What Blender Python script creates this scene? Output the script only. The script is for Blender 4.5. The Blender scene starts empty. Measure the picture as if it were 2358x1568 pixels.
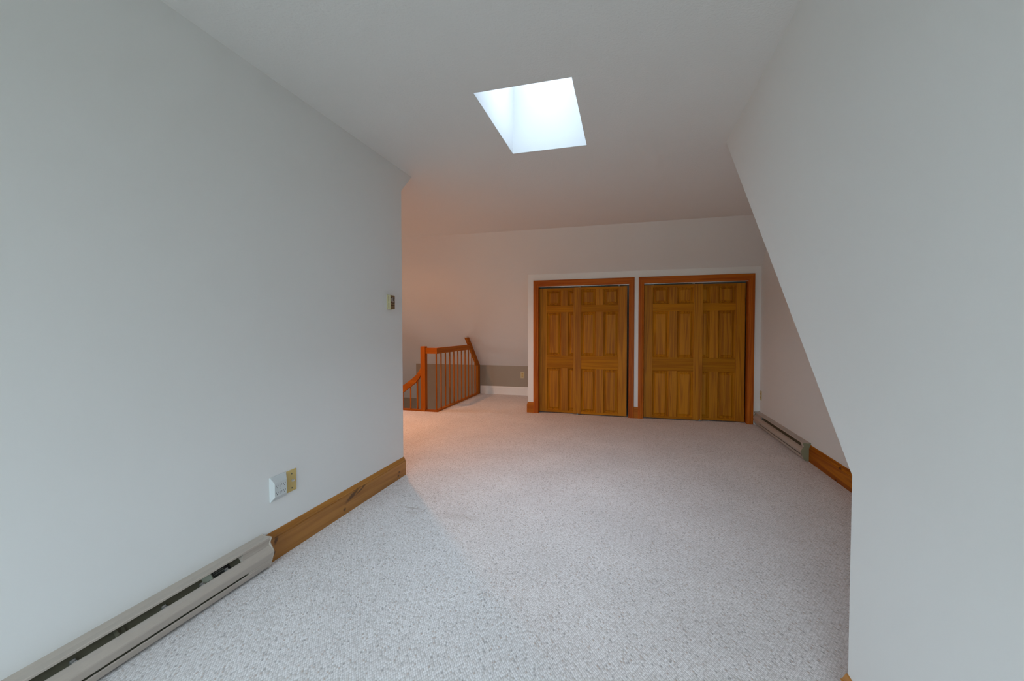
import bpy, bmesh, math, random
from mathutils import Vector, Matrix
random.seed(4)
SC = bpy.context.scene
COL = SC.collection

# ------------------------------------------------------------------ camera
cam_d = bpy.data.cameras.new('camera'); cam = bpy.data.objects.new('camera', cam_d); COL.objects.link(cam)
cam_d.sensor_width = 36.0; cam_d.lens = 954.865 / 2358 * 36.0; cam_d.clip_start = 0.02
_f = Vector((-0.26769454, 0.96312834, -0.02689676)); _r = Vector((0.96348605, 0.26775488, -0.00139949))
_u = _r.cross(_f)
M4 = Matrix.Identity(4)
for i in range(3):
    M4[i][0] = _r[i]; M4[i][1] = _u[i]; M4[i][2] = -_f[i]
M4.translation = Vector((0, 0, 1.174))
cam.matrix_world = M4
SC.camera = cam

# ------------------------------------------------------------------ world, light, exposure
world = bpy.data.worlds.new('overcast_sky'); SC.world = world; world.use_nodes = True
_bg = world.node_tree.nodes['Background']
# standard overcast sky: zenith three times as bright as the horizon, dim ground below
_n = world.node_tree.nodes; _k = world.node_tree.links
_tc = _n.new('ShaderNodeTexCoord'); _sx = _n.new('ShaderNodeSeparateXYZ'); _cr = _n.new('ShaderNodeValToRGB')
_k.new(_tc.outputs['Generated'], _sx.inputs[0])
_mr = _n.new('ShaderNodeMapRange'); _mr.inputs[1].default_value = -1; _mr.inputs[2].default_value = 1
_k.new(_sx.outputs['Z'], _mr.inputs[0]); _k.new(_mr.outputs[0], _cr.inputs[0])
_e = _cr.color_ramp.elements
_e[0].position = 0.0; _e[0].color = (0.09, 0.10, 0.085, 1)
_e[1].position = 1.0; _e[1].color = (0.74, 0.91, 1.08, 1)
_a = _e.new(0.495); _a.color = (0.09, 0.10, 0.085, 1)
_a = _e.new(0.505); _a.color = (0.29, 0.325, 0.355, 1)
_k.new(_cr.outputs[0], _bg.inputs[0])
_bg.inputs[1].default_value = 32.0
vs = SC.view_settings
vs.view_transform = 'Standard'; vs.look = 'None'; vs.gamma = 1.0; vs.use_curve_mapping = False
vs.exposure = 0.0

def portal(name, loc, rot, sx, sy):
    l = bpy.data.lights.new(name, 'AREA'); l.shape = 'RECTANGLE'; l.size = sx; l.size_y = sy
    l.cycles.is_portal = True
    o = bpy.data.objects.new(name, l); COL.objects.link(o); o.location = loc; o.rotation_euler = rot
    return o

# warm recessed ceiling downlight over the stair hall (hidden behind the left wall)
_l = bpy.data.lights.new('hall_ceiling_lamp', 'SPOT'); _l.energy = 135; _l.color = (1.0, 0.41, 0.15); _l.shadow_soft_size = 0.06
_l.spot_size = math.radians(160); _l.spot_blend = 0.85
hall_lamp = bpy.data.objects.new('hall_ceiling_lamp', _l); COL.objects.link(hall_lamp); hall_lamp.location = (-3.05, 4.35, 2.425)

# unseen lamp added below the stairs to lift the dark stairwell
_l2 = bpy.data.lights.new('stairwell_fill_lamp', 'POINT'); _l2.energy = 9; _l2.color = (1.0, 0.90, 0.88); _l2.shadow_soft_size = 0.45
stairwell_fill = bpy.data.objects.new('stairwell_fill_lamp', _l2); COL.objects.link(stairwell_fill); stairwell_fill.location = (-4.1, 6.0, -1.15)

# ------------------------------------------------------------------ room dimensions (metres)
H = 2.4385
XL, XR, XG = -1.7336, 0.6381, 1.5687
YL, ZL, YS = 2.9612, 2.2713, 3.1285      # left wall end, its top, crease of ceiling and front slope
YR, ZR = 1.4281, 0.7441                   # right wall end and its top
YC = 5.1744; YD = 5.6890; YK = 7.1471; ZK = 0.5217
XK = -3.894; XW = -5.2; YB = -2.4
ZT = 1.9386
C0 = -1.3473
SL = (H - ZK) / (YK - YC)
SX0, SX1, SY0, SY1 = -0.8027, -0.2747, 2.118, 2.917
RX, RY = -2.606, 5.389                    # stair opening corner

# ------------------------------------------------------------------ materials
def new_mat(name):
    m = bpy.data.materials.new(name); m.use_nodes = True
    nt = m.node_tree; b = nt.nodes['Principled BSDF']
    return m, nt, b

def simple(name, col, rough=0.5, metal=0.0, spec=0.5, noise=0.0, nscale=40.0):
    m, nt, b = new_mat(name)
    b.inputs['Base Color'].default_value = (*col, 1); b.inputs['Roughness'].default_value = rough
    b.inputs['Metallic'].default_value = metal; b.inputs['Specular IOR Level'].default_value = spec
    N = nt.nodes; L = nt.links
    tc = N.new('ShaderNodeTexCoord'); no = N.new('ShaderNodeTexNoise'); no.inputs['Scale'].default_value = nscale
    no.inputs['Detail'].default_value = 3
    L.new(tc.outputs['Object'], no.inputs['Vector'])
    mx = N.new('ShaderNodeMix'); mx.data_type = 'RGBA'
    k = 1 - noise
    mx.inputs[6].default_value = (*[c * k for c in col], 1); mx.inputs[7].default_value = (*[min(1, c * (1 + noise)) for c in col], 1)
    L.new(no.outputs['Fac'], mx.inputs[0]); L.new(mx.outputs[2], b.inputs['Base Color'])
    return m

def paint(name, col, bump=0.15, scale=160.0, rough=0.55, spec=0.3, dist=0.001):
    m, nt, b = new_mat(name); N = nt.nodes; L = nt.links
    tc = N.new('ShaderNodeTexCoord')
    n1 = N.new('ShaderNodeTexNoise'); n1.inputs['Scale'].default_value = scale; n1.inputs['Detail'].default_value = 3
    n2 = N.new('ShaderNodeTexNoise'); n2.inputs['Scale'].default_value = 1.3; n2.inputs['Detail'].default_value = 3
    L.new(tc.outputs['Object'], n1.inputs['Vector']); L.new(tc.outputs['Object'], n2.inputs['Vector'])
    mx = N.new('ShaderNodeMix'); mx.data_type = 'RGBA'
    mx.inputs[6].default_value = (*[c * 0.985 for c in col], 1); mx.inputs[7].default_value = (*[min(1, c * 1.015) for c in col], 1)
    L.new(n2.outputs['Fac'], mx.inputs[0]); L.new(mx.outputs[2], b.inputs['Base Color'])
    bp = N.new('ShaderNodeBump'); bp.inputs['Strength'].default_value = bump; bp.inputs['Distance'].default_value = dist
    L.new(n1.outputs['Fac'], bp.inputs['Height']); L.new(bp.outputs['Normal'], b.inputs['Normal'])
    b.inputs['Roughness'].default_value = rough; b.inputs['Specular IOR Level'].default_value = spec
    return m

def wood(name, dark, light, axis='Z', grain=14.0, rough=0.38, knots=(), spec=0.4, contrast=1.0, seed=0.0):
    """Stained pine with grain along axis; knots = [(x,y,z, rx,ry,rz)] in object coordinates."""
    m, nt, b = new_mat(name); N = nt.nodes; L = nt.links
    tc = N.new('ShaderNodeTexCoord'); oi = N.new('ShaderNodeObjectInfo')
    ml = N.new('ShaderNodeMath'); ml.operation = 'MULTIPLY'; ml.inputs[1].default_value = 23.0
    L.new(oi.outputs['Random'], ml.inputs[0])
    ad = N.new('ShaderNodeVectorMath'); ad.operation = 'ADD'
    L.new(tc.outputs['Object'], ad.inputs[0]); L.new(ml.outputs[0], ad.inputs[1])
    mp = N.new('ShaderNodeMapping')
    s = {'X': (0.035, 1, 1), 'Y': (1, 0.035, 1), 'Z': (1, 1, 0.035)}[axis]
    mp.inputs['Scale'].default_value = s; mp.inputs['Location'].default_value = (seed, seed * 1.7, seed * .6)
    L.new(ad.outputs[0], mp.inputs['Vector'])
    nb = N.new('ShaderNodeTexNoise'); nb.inputs['Scale'].default_value = grain; nb.inputs['Detail'].default_value = 2
    nb.inputs['Distortion'].default_value = 0.6
    L.new(mp.outputs[0], nb.inputs['Vector'])
    # growth rings: repeat the slow noise several times
    rg = N.new('ShaderNodeMath'); rg.operation = 'MULTIPLY'; rg.inputs[1].default_value = 7.0
    L.new(nb.outputs['Fac'], rg.inputs[0])
    fr = N.new('ShaderNodeMath'); fr.operation = 'PINGPONG'; fr.inputs[1].default_value = 1.0
    L.new(rg.outputs[0], fr.inputs[0])
    nf = N.new('ShaderNodeTexNoise'); nf.inputs['Scale'].default_value = 170; nf.inputs['Detail'].default_value = 3
    L.new(mp.outputs[0], nf.inputs['Vector'])
    mixf = N.new('ShaderNodeMix'); mixf.data_type = 'FLOAT'; mixf.inputs[0].default_value = 0.40
    L.new(fr.outputs[0], mixf.inputs[2]); L.new(nf.outputs['Fac'], mixf.inputs[3])
    cr = N.new('ShaderNodeValToRGB')
    mid = [(a + c) / 2 for a, c in zip(dark, light)]
    lo = [mi + (d - mi) * contrast for d, mi in zip(dark, mid)]; hi = [mi + (l - mi) * contrast for l, mi in zip(light, mid)]
    cr.color_ramp.elements[0].position = 0.18; cr.color_ramp.elements[0].color = (*lo, 1)
    cr.color_ramp.elements[1].position = 0.72; cr.color_ramp.elements[1].color = (*hi, 1)
    L.new(mixf.outputs[0], cr.inputs[0])
    col = cr.outputs[0]
    # broad tone variation from board to board
    va = N.new('ShaderNodeMapRange'); va.inputs[3].default_value = 0.90; va.inputs[4].default_value = 1.08
    L.new(oi.outputs['Random'], va.inputs[0])
    hm = N.new('ShaderNodeVectorMath'); hm.operation = 'SCALE'
    L.new(col, hm.inputs[0]); L.new(va.outputs[0], hm.inputs['Scale']); col = hm.outputs[0]
    if knots:
        nk = N.new('ShaderNodeTexNoise'); nk.inputs['Scale'].default_value = 60
        L.new(tc.outputs['Object'], nk.inputs['Vector'])
        sc_ = N.new('ShaderNodeVectorMath'); sc_.operation = 'SCALE'; sc_.inputs['Scale'].default_value = 0.014
        L.new(nk.outputs['Color'], sc_.inputs[0])
        wob = N.new('ShaderNodeVectorMath'); wob.operation = 'ADD'
        L.new(tc.outputs['Object'], wob.inputs[0]); L.new(sc_.outputs[0], wob.inputs[1])
        for (kx, ky, kz, rx, ry, rz, tilt) in knots:
            km = N.new('ShaderNodeMapping'); km.vector_type = 'TEXTURE'
            km.inputs['Location'].default_value = (kx + .007, ky + .007, kz + .007)
            km.inputs['Rotation'].default_value = (tilt, 0, 0); km.inputs['Scale'].default_value = (rx, ry, rz)
            L.new(wob.outputs[0], km.inputs['Vector'])
            ln = N.new('ShaderNodeVectorMath'); ln.operation = 'LENGTH'; L.new(km.outputs[0], ln.inputs[0])
            mr = N.new('ShaderNodeMapRange'); mr.inputs[1].default_value = 0.55; mr.inputs[2].default_value = 1.25
            mr.inputs[3].default_value = 0.85; mr.inputs[4].default_value = 0.0
            L.new(ln.outputs['Value'], mr.inputs[0])
            mk = N.new('ShaderNodeMix'); mk.data_type = 'RGBA'; L.new(mr.outputs[0], mk.inputs[0])
            L.new(col, mk.inputs[6]); mk.inputs[7].default_value = (dark[0] * .22, dark[1] * .2, dark[2] * .3, 1)
            col = mk.outputs[2]
    L.new(col, b.inputs['Base Color'])
    bp = N.new('ShaderNodeBump'); bp.inputs['Strength'].default_value = 0.12; bp.inputs['Distance'].default_value = 0.0008
    L.new(mixf.outputs[0], bp.inputs['Height']); L.new(bp.outputs['Normal'], b.inputs['Normal'])
    b.inputs['Roughness'].default_value = rough; b.inputs['Specular IOR Level'].default_value = spec
    return m

def carpet_mat():
    m, nt, b = new_mat('berber_carpet'); N = nt.nodes; L = nt.links
    tc = N.new('ShaderNodeTexCoord')
    wn = N.new('ShaderNodeTexNoise'); wn.inputs['Scale'].default_value = 25; L.new(tc.outputs['Object'], wn.inputs['Vector'])
    ws = N.new('ShaderNodeVectorMath'); ws.operation = 'SCALE'; ws.inputs['Scale'].default_value = 0.006
    L.new(wn.outputs['Color'], ws.inputs[0])
    wa = N.new('ShaderNodeVectorMath'); wa.operation = 'ADD'; L.new(tc.outputs['Object'], wa.inputs[0]); L.new(ws.outputs[0], wa.inputs[1])
    mp = N.new('ShaderNodeMapping'); mp.inputs['Scale'].default_value = (1 / 0.0078, 1 / 0.0105, 1)
    rt = N.new('ShaderNodeVectorRotate'); rt.rotation_type = 'Z_AXIS'; rt.inputs['Angle'].default_value = math.radians(-57)   # rows run diagonally
    L.new(wa.outputs[0], rt.inputs['Vector']); L.new(rt.outputs[0], mp.inputs['Vector'])
    sx = N.new('ShaderNodeSeparateXYZ'); L.new(mp.outputs[0], sx.inputs[0])       # every row of loops is shifted by half a loop
    hf = N.new('ShaderNodeMath'); hf.operation = 'MULTIPLY_ADD'; hf.inputs[1].default_value = -0.5
    L.new(sx.outputs['Y'], hf.inputs[0]); L.new(sx.outputs['X'], hf.inputs[2])
    cx = N.new('ShaderNodeCombineXYZ'); L.new(hf.outputs[0], cx.inputs[0]); L.new(sx.outputs['Y'], cx.inputs[1])
    vo = N.new('ShaderNodeTexVoronoi'); vo.voronoi_dimensions = '2D'; vo.inputs['Scale'].default_value = 1.0; vo.inputs['Randomness'].default_value = 0.42
    L.new(cx.outputs[0], vo.inputs['Vector'])
    sp = N.new('ShaderNodeSeparateColor'); L.new(vo.outputs['Color'], sp.inputs[0])
    tone = N.new('ShaderNodeValToRGB'); te = tone.color_ramp.elements        # loop to loop tone
    te[0].position = 0; te[0].color = (0.80, 0.755, 0.745, 1); te[1].position = 1; te[1].color = (0.95, 0.92, 0.925, 1)
    L.new(sp.outputs[1], tone.inputs[0])
    cr = N.new('ShaderNodeValToRGB'); cr.color_ramp.interpolation = 'CONSTANT'; els = cr.color_ramp.elements   # flecked yarn
    els[0].position = 0.0; els[0].color = (0.20, 0.18, 0.18, 1)
    els[1].position = 0.025; els[1].color = (0.45, 0.30, 0.22, 1)
    e = els.new(0.055); e.color = (0.52, 0.47, 0.42, 1)
    L.new(sp.outputs[0], cr.inputs[0])
    fm = N.new('ShaderNodeMapRange'); fm.inputs[1].default_value = 0.10; fm.inputs[2].default_value = 0.14; fm.inputs[3].default_value = 1; fm.inputs[4].default_value = 0
    L.new(sp.outputs[0], fm.inputs[0])
    fd = N.new('ShaderNodeMapRange'); fd.inputs[1].default_value = 0.22; fd.inputs[2].default_value = 0.60; fd.inputs[3].default_value = 0.55; fd.inputs[4].default_value = 0
    L.new(vo.outputs['Distance'], fd.inputs[0])
    fk = N.new('ShaderNodeMath'); fk.operation = 'MULTIPLY'; L.new(fm.outputs[0], fk.inputs[0]); L.new(fd.outputs[0], fk.inputs[1])
    fmix = N.new('ShaderNodeMix'); fmix.data_type = 'RGBA'; L.new(fk.outputs[0], fmix.inputs[0]); L.new(tone.outputs[0], fmix.inputs[6]); L.new(cr.outputs[0], fmix.inputs[7])
    # crevices between loops: shade painted in as a darker tone
    cv = N.new('ShaderNodeMapRange'); cv.inputs[1].default_value = 0.32; cv.inputs[2].default_value = 0.72
    cv.inputs[3].default_value = 1.0; cv.inputs[4].default_value = 0.73
    L.new(vo.outputs['Distance'], cv.inputs[0])
    sc_ = N.new('ShaderNodeVectorMath'); sc_.operation = 'SCALE'; L.new(fmix.outputs[2], sc_.inputs[0]); L.new(cv.outputs[0], sc_.inputs['Scale'])
    # traffic wear, broad
    n2 = N.new('ShaderNodeTexNoise'); n2.inputs['Scale'].default_value = 2.2; n2.inputs['Detail'].default_value = 4
    L.new(tc.outputs['Object'], n2.inputs['Vector'])
    wr = N.new('ShaderNodeMapRange'); wr.inputs[1].default_value = 0.3; wr.inputs[2].default_value = 0.7; wr.inputs[3].default_value = 0.93; wr.inputs[4].default_value = 1.03
    L.new(n2.outputs['Fac'], wr.inputs[0])
    s2 = N.new('ShaderNodeVectorMath'); s2.operation = 'SCALE'; L.new(sc_.outputs[0], s2.inputs[0]); L.new(wr.outputs[0], s2.inputs['Scale'])
    col = s2.outputs[0]
    for (x, y, rx, ry, a) in [(-1.345, 2.425, 0.085, 0.012, 0.35), (-1.258, 2.564, 0.018, 0.012, 0.45), (-1.03, 2.39, 0.16, 0.05, 0.16), (-1.32, 2.37, 0.05, 0.03, 0.15)]:
        km = N.new('ShaderNodeMapping'); km.vector_type = 'TEXTURE'
        km.inputs['Location'].default_value = (x, y, 0); km.inputs['Scale'].default_value = (rx, ry, 1)
        L.new(wa.outputs[0], km.inputs['Vector'])
        ln = N.new('ShaderNodeVectorMath'); ln.operation = 'LENGTH'; L.new(km.outputs[0], ln.inputs[0])
        mr = N.new('ShaderNodeMapRange'); mr.inputs[1].default_value = 0.4; mr.inputs[2].default_value = 1.2; mr.inputs[3].default_value = a; mr.inputs[4].default_value = 0
        L.new(ln.outputs['Value'], mr.inputs[0])
        mk = N.new('ShaderNodeMix'); mk.data_type = 'RGBA'; L.new(mr.outputs[0], mk.inputs[0]); L.new(col, mk.inputs[6]); mk.inputs[7].default_value = (0.28, 0.20, 0.14, 1)
        col = mk.outputs[2]
    L.new(col, b.inputs['Base Color'])
    bp = N.new('ShaderNodeBump'); bp.invert = True; bp.inputs['Strength'].default_value = 0.5; bp.inputs['Distance'].default_value = 0.003
    L.new(vo.outputs['Distance'], bp.inputs['Height']); L.new(bp.outputs['Normal'], b.inputs['Normal'])
    b.inputs['Roughness'].default_value = 1.0; b.inputs['Specular IOR Level'].default_value = 0.05
    return m

def glass_mat(name='clear_glass', tint=(0.96, 0.98, 0.97)):
    m, nt, b = new_mat(name); N = nt.nodes; L = nt.links
    N.remove(b); out = N['Material Output']
    t = N.new('ShaderNodeBsdfTransparent'); t.inputs[0].default_value = (*tint, 1)
    g = N.new('ShaderNodeBsdfGlossy'); g.inputs['Roughness'].default_value = 0.02
    fz = N.new('ShaderNodeFresnel'); fz.inputs[0].default_value = 1.45
    mx = N.new('ShaderNodeMixShader'); L.new(fz.outputs[0], mx.inputs[0]); L.new(t.outputs[0], mx.inputs[1]); L.new(g.outputs[0], mx.inputs[2])
    L.new(mx.outputs[0], out.inputs[0])
    return m

WALL = paint('white_wall_paint', (0.83, 0.832, 0.82))
CEIL = paint('stippled_ceiling_paint', (0.83, 0.832, 0.815), bump=0.55, scale=95, rough=0.8, spec=0.1, dist=0.003)
SLOPE = paint('slope_paint', (0.81, 0.80, 0.78))
TAUPE = paint('taupe_wall_paint', (0.37, 0.325, 0.26))
TRIMW = paint('white_trim_paint', (0.89, 0.88, 0.85), bump=0.05, rough=0.4)
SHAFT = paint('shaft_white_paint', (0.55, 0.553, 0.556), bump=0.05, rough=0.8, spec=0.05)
CARPET = carpet_mat()
GLASS = glass_mat()
SMOKED = glass_mat('smoked_skylight_dome', (0.93, 0.93, 0.93))
BASE_L = wood('honey_pine_baseboard', (0.36, 0.140, 0.024), (0.52, 0.230, 0.046), 'Y', rough=0.35, contrast=0.7, knots=[
    (0.014, 1.6876, .0988, .05, .012, .020, -.5), (0.014, 1.6776, .0417, .05, .007, .009, 0),
    (0.014, 2.30, .094, .05, .075, .014, .35), (0.014, 2.39, .100, .05, .06, .007, .3), (0.014, 2.2186, .0346, .05, .013, .011, 0),
    (0.014, 2.8753, .0537, .05, .014, .009, 0), (0.014, 2.8601, .0293, .05, .014, .010, 0)])
BASE_R = wood('amber_pine_baseboard', (0.27, 0.065, 0.002), (0.50, 0.165, 0.006), 'Y', rough=0.5, spec=0.15, knots=[
    (-0.014, 3.66, .1188, .05, .022, .012, 0), (-0.014, 3.7162, .0074, .05, .02, .010, 0)])
BASE_C = wood('closet_baseboard_pine', (0.38, 0.100, 0.004), (0.50, 0.155, 0.008), 'X', rough=0.5, spec=0.2, contrast=.7)
CAS_V = wood('reddish_pine_upright', (0.36, 0.070, 0.002), (0.50, 0.125, 0.004), 'Z', grain=26, rough=0.5, spec=0.2)
CAS_H = wood('reddish_pine_head', (0.36, 0.070, 0.002), (0.50, 0.125, 0.004), 'X', grain=26, rough=0.5, spec=0.2)
DOOR_V = wood('golden_pine_upright', (0.34, 0.110, 0.002), (0.52, 0.200, 0.004), 'Z', grain=22, rough=0.5, spec=0.2)
DOOR_H = wood('golden_pine_rail', (0.34, 0.110, 0.002), (0.52, 0.200, 0.004), 'X', grain=22, rough=0.55, spec=0.12, contrast=.65)
RAIL_X = wood('orange_pine_rail_cross', (0.35, 0.090, 0.004), (0.50, 0.150, 0.010), 'X', grain=22, rough=0.55, spec=0.12, contrast=.65)
RAIL_Y = wood('orange_pine_rail_deep', (0.35, 0.090, 0.004), (0.50, 0.150, 0.010), 'Y', grain=22, rough=0.55, spec=0.12, contrast=.65)
RAIL_Z = wood('orange_pine_post', (0.35, 0.090, 0.004), (0.50, 0.150, 0.010), 'Z', grain=22, rough=0.55, spec=0.12, contrast=.65)
BEIGE = simple('beige_enamel', (0.50, 0.435, 0.375), 0.38, 0.0, 0.5, 0.03)
OLIVE = simple('olive_grey_enamel', (0.30, 0.30, 0.19), 0.45, 0, 0.4, 0.03)
DARKMET = simple('dark_baffle_steel', (0.115, 0.11, 0.075), 0.5, 0.2, 0.4, 0.1)
STEEL = simple('bright_steel', (0.62, 0.63, 0.64), 0.3, 0.9, 0.5, 0.05)
DULL = simple('dull_grey_metal', (0.26, 0.28, 0.27), 0.5, 0.3, 0.4, 0.05)
LABEL = simple('pale_green_label', (0.42, 0.46, 0.38), 0.6, 0, 0.3, 0.05)
LABELD = simple('black_label', (0.02, 0.02, 0.018), 0.6, 0, 0.3, 0.1)
LABELT = simple('label_print_grey', (0.14, 0.14, 0.12), 0.6, 0, 0.3, 0.1)
WPLAST = simple('white_plastic', (0.64, 0.675, 0.68), 0.4, 0, 0.5, 0.02)
IVORY = simple('yellowed_ivory_plastic', (0.62, 0.46, 0.17), 0.4, 0, 0.5, 0.03)
IVORY2 = simple('ivory_plastic', (0.60, 0.53, 0.32), 0.45, 0, 0.5, 0.03)
SOCKET = simple('dark_socket_slot', (0.02, 0.02, 0.022), 0.6, 0, 0.2, 0.1)
BROWNF = wood('brown_woodgrain_face', (0.10, 0.055, 0.025), (0.26, 0.16, 0.08), 'Y', rough=0.35, grain=40)
TRACK = simple('grey_white_track', (0.62, 0.62, 0.60), 0.4, 0.3, 0.5, 0.03)
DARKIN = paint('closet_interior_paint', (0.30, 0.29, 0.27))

# ------------------------------------------------------------------ builders
class MB:
    def __init__(s): s.bm = bmesh.new()
    def box(s, x0, x1, y0, y1, z0, z1, bevel=0.0):
        vs_ = [s.bm.verts.new(p) for p in [(x0, y0, z0), (x1, y0, z0), (x1, y1, z0), (x0, y1, z0), (x0, y0, z1), (x1, y0, z1), (x1, y1, z1), (x0, y1, z1)]]
        fs = [s.bm.faces.new([vs_[i] for i in f]) for f in [(3, 2, 1, 0), (4, 5, 6, 7), (0, 1, 5, 4), (1, 2, 6, 5), (2, 3, 7, 6), (3, 0, 4, 7)]]
        if bevel > 0:
            es = list({e for f in fs for e in f.edges})
            bmesh.ops.bevel(s.bm, geom=es, offset=bevel, segments=2, profile=0.6, affect='EDGES')
        return s
    def prism(s, poly, axis, a0, a1):
        """poly: 2-D outline; axis 'x' -> (y,z), 'y' -> (x,z), 'z' -> (x,y)"""
        def P(p, a):
            return {'x': (a, p[0], p[1]), 'y': (p[0], a, p[1]), 'z': (p[0], p[1], a)}[axis]
        A = [s.bm.verts.new(P(p, a0)) for p in poly]; B = [s.bm.verts.new(P(p, a1)) for p in poly]
        n = len(poly)
        s.bm.faces.new(A[::-1]); s.bm.faces.new(B)
        for i in range(n):
            s.bm.faces.new([A[i], A[(i + 1) % n], B[(i + 1) % n], B[i]])
        return s
    def cyl(s, p0, p1, r0, n=12, r1=None):
        r1 = r0 if r1 is None else r1
        p0 = Vector(p0); p1 = Vector(p1); d = (p1 - p0).normalized()
        a = d.orthogonal().normalized(); b = d.cross(a)
        A = []; B = []
        for i in range(n):
            t = 2 * math.pi * i / n; v = a * math.cos(t) + b * math.sin(t)
            A.append(s.bm.verts.new(p0 + v * r0)); B.append(s.bm.verts.new(p1 + v * r1))
        s.bm.faces.new(A[::-1]); s.bm.faces.new(B)
        for i in range(n):
            s.bm.faces.new([A[i], A[(i + 1) % n], B[(i + 1) % n], B[i]])
        return s
    def loft(s, rings, cap=True):
        R = [[s.bm.verts.new(p) for p in r] for r in rings]
        n = len(R[0])
        for a, b in zip(R, R[1:]):
            for i in range(n):
                s.bm.faces.new([a[i], a[(i + 1) % n], b[(i + 1) % n], b[i]])
        if cap:
            s.bm.faces.new(R[0][::-1]); s.bm.faces.new(R[-1])
        return s
    def sweep(s, path, prof, put, i0=0, i1=None, side=1):
        """path 2-D polyline, prof [(offset, height)] closed outline, put(x, y, h) -> 3-D; mitred corners; segments i0..i1"""
        n = len(path); i1 = n - 1 if i1 is None else i1
        def nor(a, b):
            d = Vector((b[0] - a[0], b[1] - a[1])).normalized(); return Vector((-d.y, d.x)) * side
        rings = []
        for k in range(i0, i1 + 1):
            p = Vector(path[k])
            if k == 0: o = nor(path[0], path[1])
            elif k == n - 1: o = nor(path[-2], path[-1])
            else:
                a = nor(path[k - 1], path[k]); b = nor(path[k], path[k + 1]); o = (a + b) / (1 + a.dot(b))
            rings.append([put(p.x + o.x * q, p.y + o.y * q, h) for q, h in prof])
        return s.loft(rings)

def link(name, mb, mat, parent=None, bevel=0.0, smooth=False):
    me = bpy.data.meshes.new(name); bm = mb.bm
    bmesh.ops.recalc_face_normals(bm, faces=bm.faces[:])
    if parent is not None:
        root = parent
        while root.parent is not None: root = root.parent
        bmesh.ops.translate(bm, verts=bm.verts[:], vec=-root.location)
    if bevel > 0:
        bmesh.ops.bevel(bm, geom=[e for e in bm.edges if e.is_manifold and e.calc_face_angle(0) > 0.5], offset=bevel, segments=2, profile=0.6, affect='EDGES', clamp_overlap=True)
    bm.to_mesh(me); bm.free()
    me.materials.append(mat)
    if smooth:
        for p in me.polygons: p.use_smooth = True
    o = bpy.data.objects.new(name, me); COL.objects.link(o)
    if parent is not None: o.parent = parent
    return o

def tag(o, label=None, cat=None, group=None, kind=None):
    if label: o['label'] = label
    if cat: o['category'] = cat
    if group: o['group'] = group
    if kind: o['kind'] = kind
    return o

def struct(name, mb, mat, label, cat, bevel=0.0):
    return tag(link(name, mb, mat, None, bevel), label, cat, kind='structure')

def root(name, loc, label, cat, group=None, kind=None):
    o = bpy.data.objects.new(name, None); o.empty_display_size = 0.1; COL.objects.link(o); o.location = loc
    return tag(o, label, cat, group, kind)

# ------------------------------------------------------------------ room shell
T = 0.08
# floor with the stair opening left of the railing
m = MB(); m.box(XL - T, XG + T, YB - T, RY, -0.22, 0.0); m.box(RX, XG + T, RY, YK + T, -0.22, 0); m.box(XW, XL - T, YL - T, RY, -0.22, 0)
floor = struct('floor', m, CARPET, 'pale grey flecked loop carpet covering the whole attic floor', 'carpet floor')

m = MB()
e_ = .0
m.box(XL - T, SX0 - e_, YB - T, YS, H, H + T); m.box(SX1 + e_, XR + T, YB - T, YS, H, H + T)
m.box(SX0 - e_, SX1 + e_, YB - T, SY0 - e_, H, H + T); m.box(SX0 - e_, SX1 + e_, SY1 + e_, YS, H, H + T)
m.box(XW, XG + T, YS, YC, H, H + T)
struct('ceiling', m, CEIL, 'flat white stippled ceiling around the skylight', 'ceiling')
m = MB(); yl = YC + (H + .32) / SL   # slope carries on down behind the stairs
m.prism([(YC, H), (YK, ZK), (YK + T, ZK), (YC, H + T * 1.4)], 'x', XK, XG + T)
yb2 = 7.99; zb2 = H - SL * (yb2 - YC)
m.prism([(YC, H), (yb2, zb2), (yb2 + T, zb2), (YC, H + T * 1.4)], 'x', XW - T, XK)
struct('ceiling', m, SLOPE, 'sloping attic ceiling above the closets and the stair railing', 'sloped ceiling')
m = MB(); m.prism([(YR, ZR), (YS, H), (YS, H + T), (YR - T, ZR)], 'x', XR + T, XG + T)
struct('ceiling', m, SLOPE, 'sloping ceiling behind the end of the right wall', 'sloped ceiling')
m = MB(); m.prism([(YL, ZL), (YS, H), (YS, H + T), (YL - T, ZL)], 'x', XW, XL - T)
struct('ceiling', m, SLOPE, 'short ceiling slope over the hall behind the left wall', 'sloped ceiling')

m = MB(); m.prism([(YB, 0), (YL, 0), (YL, ZL), (YS, H), (YB, H)], 'x', XL - T, XL)
struct('wall_left', m, WALL, 'long white wall on the left with thermostat and outlets', 'wall')
m = MB(); m.box(XW, XL - T, YL - T, YL, 0, ZL)
struct('wall_hall', m, WALL, 'white hall wall turning the corner behind the left wall', 'wall')
m = MB(); m.prism([(YB, 0), (YR, 0), (YR, ZR), (YS, H), (YB, H)], 'x', XR, XR + T)
struct('wall_right', m, WALL, 'white wall on the right with the slanted far edge', 'wall')
m = MB(); m.box(XR + T, XG + T, YR - T, YR, 0, ZR)
struct('wall_right_knee', m, WALL, 'low white knee wall hidden behind the right wall', 'wall')
m = MB(); m.prism([(YR, 0), (YR, ZR), (YS, H), (YC, H), (YK, ZK), (YK, 0)], 'x', XG, XG + T)
struct('wall_far_right', m, WALL, 'white gable wall behind the right wall above the far heater', 'wall')
GY0, GY1, GZ0, GZ1 = 4.50, 5.25, 0.85, 1.60
m = MB(); m.prism([(GY1, -2.4), (GY1, H), (YC, H), (yb2, zb2), (yb2, -2.4)], 'x', XW - T, XW)
m.prism([(YL - T, -2.4), (YL - T, ZL), (YS, H), (GY0, H), (GY0, -2.4)], 'x', XW - T, XW)
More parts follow.
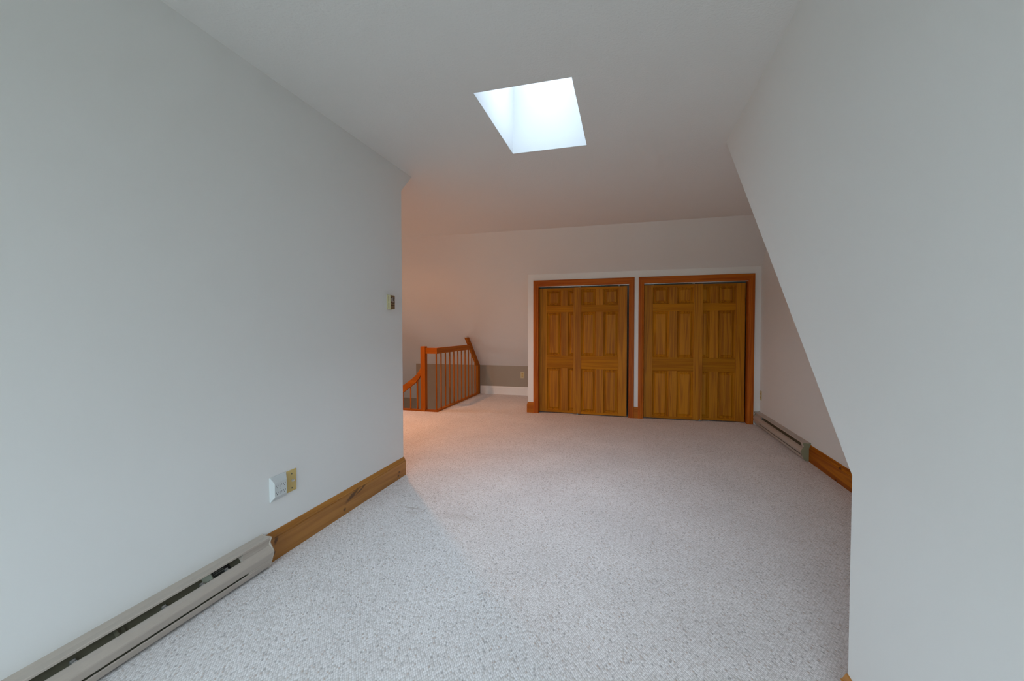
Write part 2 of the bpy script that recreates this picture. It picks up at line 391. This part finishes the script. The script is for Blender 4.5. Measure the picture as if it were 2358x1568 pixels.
m.box(XW - T, XW, GY0, GY1, -2.4, GZ0); m.box(XW - T, XW, GY0, GY1, GZ1, H)
struct('wall_far_left', m, WALL, 'white gable wall at the far left end of the stair hall', 'wall')
m = MB(); m.box(XK, C0, YK, YK + T, -2.4, ZK)
struct('wall_back', m, TAUPE, 'low taupe knee wall behind the stair railing', 'wall')
m = MB(); m.box(XK - .0, XK + T, YK + T, yb2, -2.4, ZK - .02)
struct('wall_stairwell', m, TAUPE, 'taupe return wall beside the stairwell recess', 'wall')
m = MB(); m.box(XW, XK, yb2, yb2 + T, -2.4, zb2)
struct('wall_stairwell_back', m, TAUPE, 'taupe wall at the bottom of the stairwell recess', 'wall')
m = MB(); m.box(XW, RX, RY, yb2 + T, -2.5, -2.4)
struct('floor_lower', m, CARPET, 'carpeted lower floor at the bottom of the stairwell', 'carpet floor')
m = MB(); m.box(XW, RX, RY - .02, RY, -2.4, -0.22); m.box(RX, RX + .02, RY, YK, -2.4, -0.22)
struct('wall_stairwell_front', m, TAUPE, 'taupe wall below the floor edge at the stairwell', 'wall')

# rear dormer wall with its window (behind the camera, source of the daylight)
WX0, WX1, WZ0, WZ1 = -1.45, 0.35, 0.50, 2.10
m = MB(); m.box(XL, WX0, YB - T, YB, 0, H); m.box(WX1, XR, YB - T, YB, 0, H); m.box(WX0, WX1, YB - T, YB, 0, WZ0); m.box(WX0, WX1, YB - T, YB, WZ1, H)
struct('wall_rear', m, WALL, 'white dormer wall with a wide window behind the viewer', 'wall')
w = root('window_2', ((WX0 + WX1) / 2, YB - .04, WZ0), 'wide white framed dormer window behind the viewer', 'window', kind='structure')
m = MB()
for a in [(WX0, WX0 + .05, WZ0, WZ1), (WX1 - .05, WX1, WZ0, WZ1), (WX0 + .05, WX1 - .05, WZ0, WZ0 + .05), (WX0 + .05, WX1 - .05, WZ1 - .05, WZ1), (-.575, -.525, WZ0 + .05, WZ1 - .05)]:
    m.box(a[0], a[1], YB - .07, YB - .01, a[2], a[3])
link('window_frame', m, TRIMW, w)
for a in [(WX0 + .05, -.575), (-.525, WX1 - .05)]:
    m = MB(); m.box(a[0], a[1], YB - .045, YB - .04, WZ0 + .05, WZ1 - .05); link('pane', m, GLASS, w)
portal('dormer_daylight', ((WX0 + WX1) / 2, YB - .1, (WZ0 + WZ1) / 2), (math.pi / 2, 0, 0), WX1 - WX0, WZ1 - WZ0)

# unseen gable window, added to bring cool daylight into the far room
w = root('added_window_3', (XW - .04, (GY0 + GY1) / 2, GZ0), 'unseen white framed gable window added to light the stair hall', 'window', kind='structure')
m = MB()
for a in [(GY0, GY0 + .05, GZ0, GZ1), (GY1 - .05, GY1, GZ0, GZ1), (GY0 + .05, GY1 - .05, GZ0, GZ0 + .05), (GY0 + .05, GY1 - .05, GZ1 - .05, GZ1)]:
    m.box(XW - .07, XW - .01, a[0], a[1], a[2], a[3])
link('window_frame', m, TRIMW, w)
m = MB(); m.box(XW - .045, XW - .04, GY0 + .05, GY1 - .05, GZ0 + .05, GZ1 - .05); link('pane', m, GLASS, w)
portal('added_gable_daylight', (XW - .1, (GY0 + GY1) / 2, (GZ0 + GZ1) / 2), (0, -math.pi / 2, 0), GZ1 - GZ0, GY1 - GY0)

# skylight
ZS = 3.12
sk = root('window_1', ((SX0 + SX1) / 2, (SY0 + SY1) / 2, H), 'skylight in the ceiling with a deep white shaft', 'skylight', kind='structure')
for nm, a in [('shaft_wall', (SX0 - .03, SX0 + .0015, SY0 - .03, SY1 + .03)), ('shaft_wall', (SX1 - .0015, SX1 + .03, SY0 - .03, SY1 + .03)), ('shaft_wall', (SX0, SX1, SY0 - .03, SY0 + .0015)), ('shaft_wall', (SX0, SX1, SY1 - .0015, SY1 + .03))]:
    m = MB(); m.box(*a, H + .0005, ZS); link(nm, m, SHAFT, sk)
m = MB()
for a in [(SX0 - .03, SX0 + .03, SY0 - .03, SY1 + .03), (SX1 - .03, SX1 + .03, SY0 - .03, SY1 + .03), (SX0 + .03, SX1 - .03, SY0 - .03, SY0 + .03), (SX0 + .03, SX1 - .03, SY1 - .03, SY1 + .03)]:
    m.box(*a, ZS, ZS + .06)
link('frame', m, TRIMW, sk)
m = MB(); m.box(SX0 + .03, SX1 - .03, SY0 + .03, SY1 - .03, ZS + .03, ZS + .036); link('pane', m, SMOKED, sk)
portal('skylight_daylight', ((SX0 + SX1) / 2, (SY0 + SY1) / 2, ZS + .1), (0, 0, 0), SX1 - SX0, SY1 - SY0)

# ------------------------------------------------------------------ baseboards
PROF = [(0, 0), (.0140, 0), (.0140, .1125), (.0110, .1145), (.0110, .1165), (.0132, .1185), (.0132, .122), (.0098, .1245), (.0098, .1275), (.0078, .133), (.0052, .142), (.0040, .1472), (.003, .148), (0, .148)]
flat = lambda x, y, h: (x, y, h)
def at(o, loc):                     # give a one-mesh thing its own origin
    for v in o.data.vertices: v.co -= Vector(loc)
    o.location = loc; return o
HLE = 1.617      # heater's right end
m = MB(); m.sweep([(XL, HLE), (XL, YL), (-4.6, YL)], PROF, flat, side=-1)
o = struct('baseboard_left', m, BASE_L, 'knotty honey pine baseboard along the left wall', 'baseboard')
at(o, (XL, 0, 0))
m = MB(); m.sweep([(XR, YB), (XR, YR), (XG, YR)], PROF, flat, side=1)
o = struct('baseboard_right', m, BASE_L, 'pine baseboard at the foot of the right wall, only its corner showing', 'baseboard'); 
for v in o.data.vertices: v.co -= Vector((XR - .4, -6, 0))
o.location = (XR - .4, -6, 0)
HR0, HR1 = 4.209, 5.686
m = MB(); m.sweep([(XG, YR + .014), (XG, HR0)], PROF, flat, side=1)
o = struct('baseboard_far_right', m, BASE_R, 'amber pine baseboard between the far heater and the right wall', 'baseboard'); at(o, (XG, 0, 0))
CW = 0.069
OPEN = [(-1.1975, 0.0195), (0.2090, 1.4290)]
ZI = 1.7690
J = 0.012
m = MB(); m.sweep([(C0, YK - .02), (C0, YD), (OPEN[0][0] - CW, YD)], PROF, flat, side=-1)
struct('baseboard_closet', m, BASE_C, 'short pine baseboard wrapping the left corner of the closet front', 'baseboard')
m = MB(); m.sweep([(OPEN[0][1] + CW, YD), (OPEN[1][0] - CW, YD)], PROF, flat, side=-1)
struct('baseboard_closet_middle', m, BASE_C, 'small pine baseboard block between the two closet casings', 'baseboard')
PW = [(p, h * .1465 / .148) for p, h in PROF]
m = MB(); m.sweep([(RX + .02, YK), (C0 - .0145, YK)], PW, flat, side=-1)
struct('baseboard_back', m, TRIMW, 'white painted baseboard along the taupe knee wall', 'baseboard')

# ------------------------------------------------------------------ closet front, casings, sliding doors
CT = 0.10
m = MB()
m.box(C0, OPEN[0][0] - J, YD, YD + CT, 0, ZT); m.box(OPEN[0][1] + J, OPEN[1][0] - J, YD, YD + CT, 0, ZT); m.box(OPEN[1][1] + J, XG, YD, YD + CT, 0, ZT)
for a, b in OPEN: m.box(a - J, b + J, YD, YD + CT, ZI + J, ZT)
struct('wall_closet', m, TRIMW, 'white closet front framing the two pairs of sliding doors', 'wall')
m = MB(); m.prism([(YD + CT, 0), (YD + CT, ZT - SL * CT), (YK, ZK), (YK, 0)], 'x', C0, C0 + T)
struct('wall_closet_side', m, SLOPE, 'side wall of the closets facing the stair railing', 'wall')
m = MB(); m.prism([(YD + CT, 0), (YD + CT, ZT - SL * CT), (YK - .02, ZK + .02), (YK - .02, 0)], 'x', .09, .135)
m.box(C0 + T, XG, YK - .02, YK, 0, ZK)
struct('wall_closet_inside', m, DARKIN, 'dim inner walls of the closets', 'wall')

# casing profile: (distance out from the opening, thickness towards the room)
CPROF = [(0, 0), (0, .009), (.004, .011), (.016, .012), (.024, .0165), (.058, .018), (.066, .017), (CW, .014), (CW, 0)]
for k, (a, b) in enumerate(OPEN):
    t = root('trim_%d' % (k + 1), ((a + b) / 2, YD, 0), ['reddish pine casing around the left pair of closet doors', 'reddish pine casing around the right pair of closet doors'][k], 'door casing', 'closet door casings', 'structure')
    path = [(a, 0), (a, ZI), (b, ZI), (b, 0)]
    put = lambda x, z, h: (x, YD - h, z if z < ZI else ZI + (z - ZI) * 0.0835 / CW)
    for i, nm, mt in [(0, 'casing_side', CAS_V), (1, 'casing_head', CAS_H), (2, 'casing_side', CAS_V)]:
        m = MB(); m.sweep(path, CPROF, put, i, i + 1, side=1); link(nm, m, mt, t)
    for x0, x1 in [(a - J, a), (b, b + J)]:
        m = MB(); m.box(x0, x1, YD, YD + CT, 0, ZI); link('jamb', m, CAS_V, t)
    m = MB(); m.box(a - J, b + J, YD, YD + CT, ZI, ZI + J); link('jamb_head', m, CAS_H, t)
    m = MB(); m.box(a, b, YD + .012, YD + .016, ZI - .009, ZI); m.box(a, b, YD + .016, YD + .095, ZI - .003, ZI)
    tag(link('sliding_track', m, TRACK, t), 'pale metal sliding track under the casing head')
    gx = [-0.655, 0.895][k]
    m = MB(); m.box(gx - .012, gx + .012, YD + .024, YD + .09, 0.0005, .010); m.box(gx - .004, gx + .004, YD + .014, YD + .026, .0005, .022)
    tag(link('floor_guide', m, DULL, t), 'small grey floor guide between the doors')

DW, DT = 0.709, 0.032
def door(name, x0, y0, label, hang):
    zb, zt = 0.012, 1.7455
    d = root(name, (x0 + DW / 2, y0 + DT / 2, zb), label, 'closet door', 'six panel sliding closet doors', 'structure')
    st, mu = 0.108, 0.100
    pw = (DW - 2 * st - mu) / 2
    rails = [(1.716, zt), (1.408, 1.503), (0.632, 0.808), (zb, 0.041)]
    for a, b in [(x0, x0 + st), (x0 + DW - st, x0 + DW)]:
        m = MB(); m.box(a, b, y0, y0 + DT, zb, zt, .0015); link('stile', m, DOOR_V, d)
    for a, b in rails:
        m = MB(); m.box(x0 + st, x0 + DW - st, y0, y0 + DT, a, b, .0012); link('rail', m, DOOR_H, d)
    for (t0, _), (_, b1) in zip(rails, rails[1:]):
        lo, hi = b1, t0
        m = MB(); m.box(x0 + st + pw, x0 + st + pw + mu, y0, y0 + DT, lo, hi, .0012); link('mullion', m, DOOR_V, d)
        for px in (x0 + st, x0 + st + pw + mu):
            m = MB()
            # raised panel: recessed moulding, groove, sloping bevel, flat field
            def ring(i, y): return [(px + i, y, lo + i), (px + pw - i, y, lo + i), (px + pw - i, y, hi - i), (px + i, y, hi - i)]
            m.loft([ring(0, y0 + DT * .9), ring(0, y0 + .002), ring(.005, y0 + .009), ring(.011, y0 + .014), ring(.013, y0 + .018), ring(.018, y0 + .018), ring(.036, y0 + .007), ring(.040, y0 + .0045)])
            link('panel', m, DOOR_V, d)
    for hx in hang:
        m = MB(); m.box(hx - .014, hx + .014, y0 + .004, y0 + .016, zt - .001, zt + .012); m.box(hx - .006, hx + .006, y0 + .002, y0 + .004, zt - .012, zt + .010)
        tag(link('hanger', m, DULL, d), 'grey steel roller hanger on the door top')
    return d
YF, YRR = YD + .022, YD + .060
door('door_1', OPEN[0][0] + .003, YRR, 'leftmost pine closet door, sliding behind its neighbour', [])
door('door_2', -0.7135, YF, 'pine closet door in front, right one of the left pair', [-.63, -.11])
door('door_3', 0.2125, YF, 'pine closet door in front, left one of the right pair', [.317, .81])
door('door_4', 1.4125 - DW, YRR, 'rightmost pine closet door, beside the far gable wall', [])

# ------------------------------------------------------------------ electric baseboard heaters
HOOD = [(0, .164), (.010, .161), (.026, .1585), (.042, .1600), (.055, .1610), (.0570, .159), (.0560, .151), (.0540, .151), (.0540, .1575), (.042, .1565), (.026, .1545), (.010, .156), (0, .158)]
FRONT = [(.045, .115), (.048, .118), (.0505, .1175), (.062, .109), (.071, .097), (.0735, .091), (.0735, .086), (.066, .060), (.062, .055), (.059, .056), (.064, .064), (.0705, .088), (.068, .096), (.059, .1065), (.049, .1135)]
LOWER = [(.0, .010), (.043, .010), (.050, .016), (.061, .042), (.0605, .047), (.057, .045), (.047, .019), (.041, .0135), (0, .0135)]
CAPP = [(0, .004), (.043, .004), (.052, .016), (.063, .046), (.0745, .085), (.0745, .093), (.066, .110), (.055, .127), (.053, .132), (.056, .142), (.061, .152), (.061, .160), (.046, .1615), (.026, .160), (.010, .1625), (0, .166)]
COVER = [(.004, .150), (.050, .1570), (.0545, .152), (.050, .140), (.047, .128), (.0475, .116), (.004, .112)]
def heater(name, xw, sg, y0, y1, cov0, cov1, label):
    t = root(name, (xw, (y0 + y1) / 2, 0), label, 'heater', 'baseboard heaters')
    def P(prof): return [(xw + sg * p, z) for p, z in prof]
    def part(nm, prof, a, b, mat, lab=None, par=None):
        m = MB(); m.prism(P(prof), 'y', a, b); o = link(nm, m, mat, par or t)
        if lab: tag(o, lab)
        return o
    part('hood', HOOD, y0 + .003, y1 - .003, BEIGE)
    part('front_panel', FRONT, y0 + .003, y1 - .003, BEIGE)
    part('lower_rail', LOWER, y0 + .003, y1 - .003, BEIGE)
    part('back_plate', [(0, .012), (.003, .012), (.003, .158), (0, .158)], y0 + .003, y1 - .003, DARKMET, 'dark back plate inside the slot')
    bf = part('baffle', [(.005, .150), (.007, .152), (.045, .103), (.043, .100)], y0 + cov0, y1 - cov1, DARKMET, 'dark olive baffle visible in the slot')
    part('inner_baffle', [(.005, .020), (.005, .024), (.054, .048), (.054, .044)], y0 + .02, y1 - .02, DARKMET)
    part('end_cap', CAPP, y1 - .004, y1, OLIVE if sg < 0 else BEIGE)
    part('end_cap', CAPP, y0, y0 + .004, OLIVE if sg < 0 else BEIGE)
    part('end_cover', COVER, y0 + .004, y0 + cov0, BEIGE)
    part('end_cover', COVER, y1 - cov1, y1 - .004, BEIGE)
    part('lower_cover', [(.020, .040), (.058, .040), (.0625, .050), (.062, .058), (.020, .058)], y0 + .004, y0 + cov0 - .02, BEIGE)
    part('lower_cover', [(.020, .040), (.058, .040), (.0625, .050), (.062, .058), (.020, .058)], y1 - cov1 + .02, y1 - .004, BEIGE)
    return t, bf
hl, bf = heater('baseboard_heater', XL, 1, -.75, HLE, .13, .150, 'long beige baseboard heater along the foot of the left wall')
for yy in (.870, 1.140, 1.285, 1.395):       # spring clips along the slot
    m = MB(); m.box(XL + .038, XL + .048, yy - .007, yy + .007, .115, .1205); m.box(XL + .036, XL + .039, yy - .007, yy + .007, .110, .1245)
    tag(link('clip', m, STEEL, hl), 'bright metal clip in the slot')
m = MB(); m.prism([(XL + .006, .1535), (XL + .016, .1545), (XL + .050, .124), (XL + .048, .112), (XL + .042, .106)], 'y', .985, .990); m.prism([(XL + .008, .1530), (XL + .012, .1530), (XL + .046, .112), (XL + .042, .108)], 'y', .990, 1.014)
tag(link('baffle_joint', m, DARKMET, hl), 'dark joint plate inside the slot')
def on_baffle(y0, y1, f0, f1, lift):         # thin plate lying on the sloped baffle of the left heater
    a = Vector((.007, .152)); b = Vector((.045, .103)); n = Vector((.049, .038)).normalized()
    p = a.lerp(b, f0) + n * lift; q = a.lerp(b, f1) + n * lift; n2 = n * .0006
    m = MB(); m.prism([(XL + v.x, v.y) for v in (p, q, q + n2, p + n2)], 'y', y0, y1); return m
tag(link('rating_label', on_baffle(1.295, 1.335, .08, .80, .0008), LABEL, hl), 'pale green label in the slot')
tag(link('warning_label', on_baffle(1.339, 1.418, .08, .80, .0008), LABELD, hl), 'black printed label in the slot')
m = MB(); mm = on_baffle(1.345, 1.41, .14, .20, .0016)
for k, (f, w_) in enumerate([(.14, .06), (.26, .05), (.38, .062), (.50, .045), (.62, .058)]):
    q = on_baffle(1.343, 1.343 + w_, f, f + .05, .0016); 
    tmp = bpy.data.meshes.new('t'); q.bm.to_mesh(tmp); q.bm.free(); m.bm.from_mesh(tmp); bpy.data.meshes.remove(tmp)
mm.bm.free()
tag(link('label_print', m, LABELT, hl), kind='stuff')
hr, bf = heater('baseboard_heater', XG, -1, HR0, HR1, .070, .22, 'shorter brown-beige baseboard heater beside the right closet door')
for z_ in (.060, ):
    m = MB(); m.prism([(XG - .0685, .066), (XG - .0695, .066), (XG - .0605, .036), (XG - .0595, .036)], 'y', HR0 + .016, HR0 + .021); link('cover_screw_slot', m, SOCKET, hr)
m = MB(); m.box(XG - .047, XG - .038, 5.44, 5.458, .115, .130); tag(link('clip', m, STEEL, hr), 'bright metal clip in the slot')

# ------------------------------------------------------------------ left wall: six way outlet, coax plate, thermostat
t = root('outlet_adapter', (XL, 1.717, .3012), 'white six socket outlet adapter on the left wall', 'outlet')
m = MB()
def r4(p, y0, y1, z0, z1): return [(XL + p, y0, z0), (XL + p, y1, z0), (XL + p, y1, z1), (XL + p, y0, z1)]
m.loft([r4(0, 1.6655, 1.7685, .3012, .4255), r4(.005, 1.6655, 1.7685, .3012, .4255), r4(.0195, 1.679, 1.7565, .3215, .3945), r4(.020, 1.680, 1.7555, .3225, .3935)])
link('body', m, WPLAST, t, bevel=.0012)
for c in range(3):
    for r in range(2):
        yc = 1.6945 + c * .0235; zc = .374 - r * .035
        m = MB()
        for dy in (-.0055, .0055):
            m.box(XL + .0198, XL + .0203, yc + dy - .0009, yc + dy + .0009, zc, zc + .0075)
        m.cyl((XL + .0198, yc, zc - .0055), (XL + .0203, yc, zc - .0055), .0022, 10)
        tag(link('socket', m, SOCKET, t), 'three dark pin slots')
m = MB(); m.cyl((XL + .0198, 1.718, .357), (XL + .0204, 1.718, .357), .0018, 10); link('screw', m, SOCKET, t)

t = root('coax_plate', (XL, 1.804, .3075), 'yellowed ivory coax cable plate right of the white adapter', 'wall plate')
m = MB(); m.loft([r4(0, 1.7693, 1.8397, .3075, .4225), r4(.003, 1.7693, 1.8397, .3075, .4225), r4(.005, 1.7715, 1.8375, .3097, .4203)])
link('plate', m, IVORY, t)
m = MB(); m.cyl((XL + .005, 1.8105, .365), (XL + .0075, 1.8105, .365), .0080, 6); m.cyl((XL + .0075, 1.8105, .365), (XL + .014, 1.8105, .365), .0050, 14); tag(link('coax_connector', m, STEEL, t), 'grey threaded connector')
for zz in (.402, .326):
    m = MB(); m.cyl((XL + .0048, 1.8060, zz), (XL + .0064, 1.8060, zz), .0036, 12); link('screw', m, DARKMET, t)

t = root('thermostat', (XL, 2.773, 1.3265), 'small thermostat with brown face at the far end of the left wall', 'thermostat')
def TB(p0, p1, y0, y1, z0, z1, b=0):
    m = MB(); m.box(XL + p0, XL + p1, y0, y1, z0, z1, b); return m
link('back_plate', TB(0, .006, 2.7415, 2.805, 1.3235, 1.434, .001), IVORY2, t)
link('body', TB(.006, .030, 2.7435, 2.803, 1.3265, 1.4315, .0015), IVORY2, t)
for z0, z1 in ((1.336, 1.374), (1.3825, 1.4215)):
    link('vent_slot', TB(.0145, .019, 2.7428, 2.7436, z0, z1), SOCKET, t)
link('face', TB(.030, .0325, 2.7455, 2.801, 1.3285, 1.4295, .0008), BROWNF, t)
m = MB(); m.cyl((XL + .0325, 2.772, 1.396), (XL + .036, 2.772, 1.396), .020, 24); m.cyl((XL + .036, 2.772, 1.396), (XL + .038, 2.772, 1.396), .014, 24)
tag(link('dial', m, STEEL, t), 'round metal temperature dial')
link('pointer', TB(.038, .040, 2.7700, 2.7735, 1.388, 1.414), SOCKET, link('dial_hub', TB(.037, .0385, 2.768, 2.776, 1.392, 1.400), BROWNF, t))
for zz in (1.3655, 1.353):
    link('face_stripe', TB(.0322, .0332, 2.748, 2.799, zz, zz + .003), SOCKET if zz < 1.36 else IVORY2, t)

def duplex(name, put, label, base):
    t = root(name, base, label, 'outlet')
    def bx(u0, u1, v0, v1, d0, d1, b=0):
        m = MB(); p = put(u0, v0, d0); q = put(u1, v1, d1)
        m.box(*sorted((p[0], q[0])), *sorted((p[1], q[1])), *sorted((p[2], q[2])), b); return m
    link('plate', bx(-.035, .035, 0, .114, 0, .005, .0015), IVORY2, t)
    for v in (.020, .063):
        r = link('receptacle', bx(-.017, .017, v, v + .031, .005, .0075, .001), IVORY, t)
        for u in (-.0065, .0065):
            link('slot', bx(u - .0013, u + .0013, v + .013, v + .022, .0073, .0079), SOCKET, r)
    m = bx(-.003, .003, .0545, .0595, .005, .0066); link('screw', m, STEEL, t)
duplex('wall_outlet', lambda u, v, d: (-1.7935 + u, YK - d, .303 + v), 'ivory outlet on the taupe knee wall left of the closets', (-1.7935, YK, .303))
duplex('wall_outlet', lambda u, v, d: (XG - d, 5.640 + u, .309 + v), 'ivory outlet above the far heater beside the right closet', (XG, 5.640, .309))

# ------------------------------------------------------------------ stair railing
t = root('stair_railing', (-2.62, 6.2, 0), 'orange pine stair railing with slim balusters at the far left', 'railing')
FX = RX + .008                       # face of the run going away from the camera
RC = FX - .020                       # its centre line
m = MB(); m.box(-2.812 - .035, -2.812 + .035, RY - .035, RY + .035, 0, .926); m.loft([[(-2.812 + sx * .035, RY + sy * .035, .926) for sx, sy in ((-1, -1), (1, -1), (1, 1), (-1, 1))], [(-2.812 + sx * .031, RY + sy * .031, .932) for sx, sy in ((-1, -1), (1, -1), (1, 1), (-1, 1))]])
link('newel_post', m, RAIL_Z, t)
TR0, TR1 = .828, .912
yf = RY - .020
m = MB(); m.prism([(-2.777, yf), (FX, yf), (FX - .04, yf + .04), (-2.777, yf + .04)], 'z', TR0, TR1); link('top_rail', m, RAIL_X, t, bevel=.002)
m = MB(); m.prism([(yf, TR0), (6.72, TR0), (6.64, TR1), (yf, TR1)], 'x', FX - .04, FX)
for v in m.bm.verts:                 # mitred corner
    if abs(v.co.y - yf) < 1e-5 and v.co.x < FX - .02: v.co.y += .04
link('top_rail', m, RAIL_Y, t, bevel=.002)
zs = lambda y: H - SL * (y - YC)
m = MB(); m.prism([(6.500, 1.037), (YC + (H - 1.037) / SL - .004, 1.037), (YK - .004, ZK + .003), (YK - .12, ZK + .003)], 'x', FX - .042, FX + .002); link('sloped_rail', m, RAIL_Y, t, bevel=.002)
m = MB(); m.box(FX - .042, FX + .002, YK - .095, YK - .002, 0, ZK + .004); link('half_newel', m, RAIL_Z, t, bevel=.002)
# curved handrail dropping away left of the newel
top = [(-2.845, .640), (-2.870, .597), (-2.9162, .5328), (-2.968, .486), (-3.0238, .4426), (-3.1567, .3506), (-3.30, .2515), (-3.46, .141)]
bot = [(-2.845, .536), (-2.868, .495), (-2.8953, .4561), (-2.9381, .4069), (-2.980, .372), (-3.0247, .3407), (-3.1577, .2436), (-3.46, .031)]
m = MB(); m.prism(top + bot[::-1], 'y', RY - .020, RY + .020); link('handrail', m, RAIL_X, t, bevel=.003)
m = MB(); m.prism([(-3.5, RY - .03), (FX + .01, RY - .03), (FX - .05, RY + .03), (-3.5, RY + .03)], 'z', 0.0005, .022); link('base_shoe', m, RAIL_X, t)
m = MB(); m.prism([(FX + .01, RY - .03), (FX + .01, YK - .09), (FX - .05, YK - .09), (FX - .05, RY + .03)], 'z', 0.0005, .022); link('base_shoe', m, RAIL_Y, t)
BR = .0105
for i in range(11):
    y = RY + .002 + i * .155
    zt = TR0 if y < 6.6 else min(TR0, ZK + .003 + (YK - .12 - y) * (1.037 - ZK) / (YK - .12 - 6.5))
    m = MB(); m.cyl((RC, y, .022), (RC, y, zt + .008), BR, 10); link('baluster', m, RAIL_Z, t, smooth=False)
for x, zt in ((-2.915, .43), (-3.0271, .338), (-3.1545, .246), (-3.285, .15)):
    m = MB(); m.cyl((x, RY, .022), (x, RY, zt + .012), BR, 10); link('baluster', m, RAIL_Z, t)
